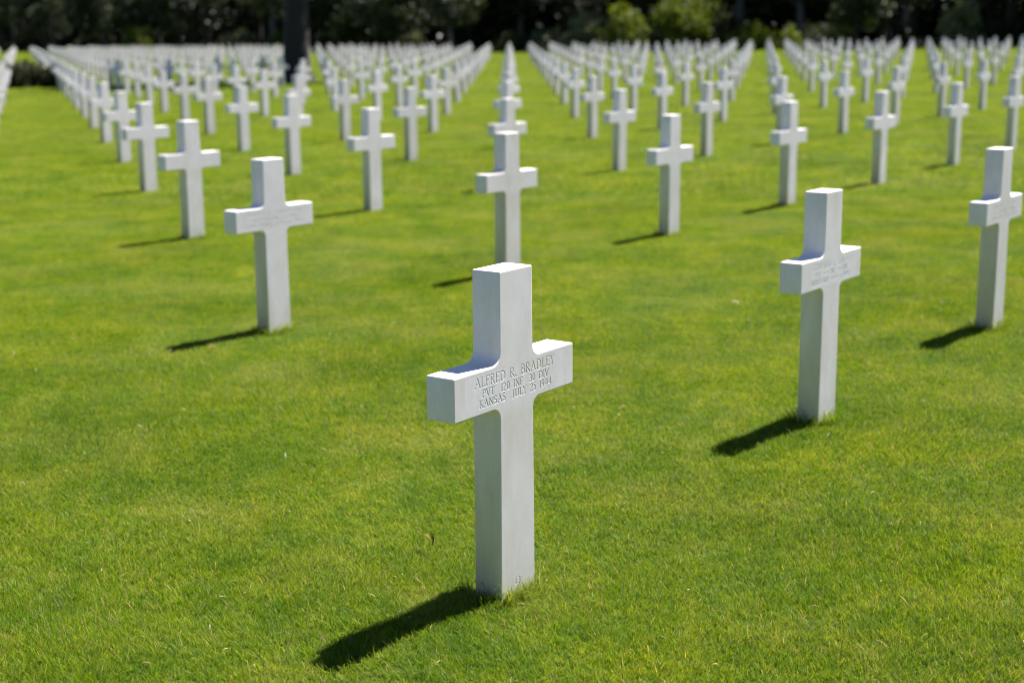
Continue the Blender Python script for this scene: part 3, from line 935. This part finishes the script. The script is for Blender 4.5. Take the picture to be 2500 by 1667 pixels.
# shrubs along the wood edge: (px across the photograph's width, metres in front of the edge, width, height, foliage)
SHR = [
    (30, 1.0, 3.0, 2.4, 'leaf_mid', 'mid-green shrub'), (225, 2.0, 2.6, 4.0, 'leaf_mid', 'tall narrow green shrub'), (350, 3.5, 3.4, 3.6, 'leaf_bright', 'bright green tall shrub'),
    (590, 4.0, 3.6, 2.5, 'leaf_pale', 'pale grey-green rounded shrub'), (480, 2.0, 3.4, 1.8, 'leaf_dark', 'low dark shrub'), (805, 3.0, 2.0, 2.6, 'leaf_mid', 'small green shrub'),
    (690, 3.0, 2.0, 2.3, 'leaf_bright', 'small bright green shrub'), (900, 2.0, 4.5, 5.0, 'leaf_mid', 'broad leafy shrub'), (1015, 5.0, 2.4, 2.3, 'leaf_pale', 'pale flowering-looking shrub'),
    (1130, 1.0, 3.6, 2.0, 'leaf_dark', 'low dark shrub'), (1250, 4.0, 2.4, 2.0, 'leaf_mid', 'low green shrub'), (1350, 2.0, 3.2, 2.0, 'leaf_pale', 'low grey-green shrub'),
    (1450, 5.0, 3.0, 3.2, 'leaf_pale', 'grey-green shrub'), (1535, 6.0, 3.0, 3.8, 'leaf_bright', 'tall bright yellow-green shrub'), (1600, 4.5, 1.6, 2.0, 'leaf_mid', 'small round green shrub'),
    (1685, 6.0, 3.6, 4.8, 'leaf_bright', 'largest yellow-green shrub'), (1850, 5.0, 3.4, 2.4, 'leaf_bright', 'broad bright green shrub'), (1775, 2.0, 2.4, 3.4, 'leaf_mid', 'upright green shrub'),
    (1935, 4.5, 1.4, 2.0, 'leaf_bright', 'small bright shrub'), (2020, 4.5, 2.2, 2.3, 'leaf_mid', 'green shrub with bright top'), (2070, 5.0, 1.4, 2.1, 'leaf_bright', 'small bright green shrub'),
    (2200, 1.0, 3.0, 1.8, 'leaf_dark', 'low dark shrub'), (2350, 5.0, 2.2, 3.6, 'leaf_pale', 'tall pale grey shrub'), (2460, 1.0, 3.0, 2.2, 'leaf_dark', 'dark rounded shrub'),
]
rs = np.random.default_rng(5)
SHR.sort(key=lambda s: s[0])
for k, (px, fr, w, h, lf, txt) in enumerate(SHR):
    tn = (px - 1250) / FPX * .979           # direction of the shrub from the path, as x / y
    p_ = edge_dir(tn, fr * 1.15)
    e = place('shrub', shrub(rs, w, h, lf, .20 if h < 3 else .24), ('stem', 'foliage'), p_[0], p_[1], rs.random() * 6.28)
    tag(e, txt + ' at the wood edge, ' + ordinal(k + 1) + ' shrub from the left', 'shrub', 'shrubs along the wood edge')

# low clipped-looking bushes on the lawn at the far left
for (x, y, w, h, lf, lab) in ((-19.1, 55.0, 1.5, .90, 'leaf_brown', 'low brownish bush at the left edge of the lawn'), (-18.0, 54.2, 2.0, .95, 'leaf_brown', 'wide dark brown-green bush on the lawn, middle of three'),
                              (-16.8, 54.0, 1.4, .85, 'leaf_dark', 'green bush on the left lawn, half behind crosses')):
    e = place('bush', shrub(rs, w, h, lf, .15, 1500), ('stem', 'foliage'), x, y, rs.random() * 6.28)
    tag(e, lab, 'bush', 'low bushes on the far left of the lawn')

# the big pine that stands among the crosses
def pine():
    rr = np.random.default_rng(11)
    path = [(0, 0, -.4), (.02, .0, .5), (.08, .04, 3), (.12, .05, 6), (.2, 0, 9.5), (.25, .1, 13)]
    parts = [tube(path, [.95, .56, .45, .40, .28, .08], 16, .07, rr)]
    cent = []
    for k in range(26):
        z0_ = 4.6 + 8.2 * k / 26
        a = k * 2.4 + rr.normal(0, .3)
        ln = rr.uniform(2.6, 5.0) * (1.1 - .055 * (z0_ - 6))
        p0 = np.array([.15, .03, z0_]); p2 = p0 + [math.cos(a) * ln, math.sin(a) * ln, rr.uniform(.2, 1.4)]
        parts.append(tube([p0, (p0 + p2) / 2 + [0, 0, .2], p2], [.12, .07, .02], 6))
        for f_ in (.5, .75, 1.0):
            cent.append((*(p0 + (p2 - p0) * f_ + rr.normal(0, .35, 3)), rr.uniform(.6, 1.1)))
    return wood_mesh('trunk', parts, M['bark']), leaf_cloud('crown', cent, 200, .26, M['needles'], rr, .7, .7)
e = place('pine_tree', pine(), ('trunk', 'crown'), -8.35, 56.5, 0.4)
tag(e, 'big dark pine trunk standing among the crosses left of centre', 'tree')

# ------------------------------------------------------------------ fallen leaves
def mat_simple_leaf(name, a, b, edge_c):
    m_ = bpy.data.materials.new(name); t = NT(m_)
    tc = t.n('ShaderNodeTexCoord')
    n_ = t.noise(tc.outputs['Object'], 60.0, 3)
    col = t.ramp(n_, [(0.35, a), (0.55, b), (0.75, edge_c)])
    t.done(leaf_shader(t, col, 0.65, 0.3, 0.12))
    return m_
M['fallen_green'] = mat_simple_leaf('curled_leaf', (0.035, 0.055, 0.006), (0.16, 0.17, 0.012), (0.24, 0.11, 0.03))
M['fallen_pale'] = mat_simple_leaf('pale_leaf', (0.45, 0.42, 0.24), (0.55, 0.52, 0.34), (0.36, 0.30, 0.18))
M['fallen_tan'] = mat_simple_leaf('tan_leaf', (0.38, 0.22, 0.10), (0.48, 0.30, 0.15), (0.30, 0.16, 0.07))

def fallen_leaf(lab, mat, x, y, lift, ln, wd, curl, rot):
    nu, nv = 10, 6
    V = []
    for a in range(nu + 1):
        u = a / nu
        half = wd * math.sin(math.pi * min(1, u * .96 + .02)) ** .75
        th = curl * (u - .5)
        cxp, czp = (math.sin(th) / curl * ln, (math.cos(th) - 1) / curl * ln) if abs(curl) > .01 else (ln * (u - .5), 0)
        for b in range(nv + 1):
            v = -1 + 2 * b / nv
            V.append((cxp, v * half * math.cos(.6 * v), czp + abs(v) * half * .45 + .0015 * math.sin(7 * u + 3 * v)))
    V = np.array(V); n1 = len(V)
    low = V.copy(); low[:, 2] -= .0006
    F = []
    for a in range(nu):
        for b in range(nv):
            q = a * (nv + 1) + b
            F.append((q, q + nv + 1, q + nv + 2, q + 1)); F.append((n1 + q, n1 + q + 1, n1 + q + nv + 2, n1 + q + nv + 1))
    F = np.array(F)
    e = empty('fallen_leaf', (x, y, float(ter(x, y)) + lift), rot)
    link(bpy.data.objects.new('leaf_blade', np_mesh('leaf_blade', np.concatenate([V, low]), F.ravel(), np.full(len(F), 4), M[mat], True)), e)
    sv, sfc = tube([(-ln * .45, 0, V[0][2]), (-ln * .62, .001, V[0][2] - .001), (-ln * .8, .004, V[0][2] - .004)], [.0011, .001, .0012], 5)
    sF = np.array(sfc)
    link(bpy.data.objects.new('leaf_stalk', np_mesh('leaf_stalk', np.array(sv), sF.ravel(), np.full(len(sF), 4), M['fallen_tan'], True)), e)
    tag(e, lab, 'leaf', 'fallen leaves on the grass')

def on_ground(px, py):
    d = right * ((px - 1250) / FPX) + up * ((833.5 - py) / FPX) + fwd
    z = 0.0
    for _ in range(6):
        t_ = (z - CAM_H) / d.z
        x, y = d.x * t_, d.y * t_
        z = float(ter(x, y))
    return x, y
LV = [('curled green and yellow fallen leaf left of the nearest cross', 'fallen_green', on_ground(1049, 1350), .058, .062, .0150, 2.6, (R(12), R(34), R(-25))),
      ('pale curled fallen leaf on the grass between nearest and right-hand crosses', 'fallen_pale', on_ground(1795, 752), .040, .050, .016, 1.2, (R(10), R(8), R(-20))),
      ('tan fallen leaf below the shadow of the left-hand cross', 'fallen_tan', on_ground(518, 862), .036, .042, .012, .8, (R(5), R(-6), R(10)))]
for lab, mt, (x, y), lift, ln, wd, curl, rot in LV:
    fallen_leaf(lab, mt, x, y, lift, ln, wd, curl, rot)
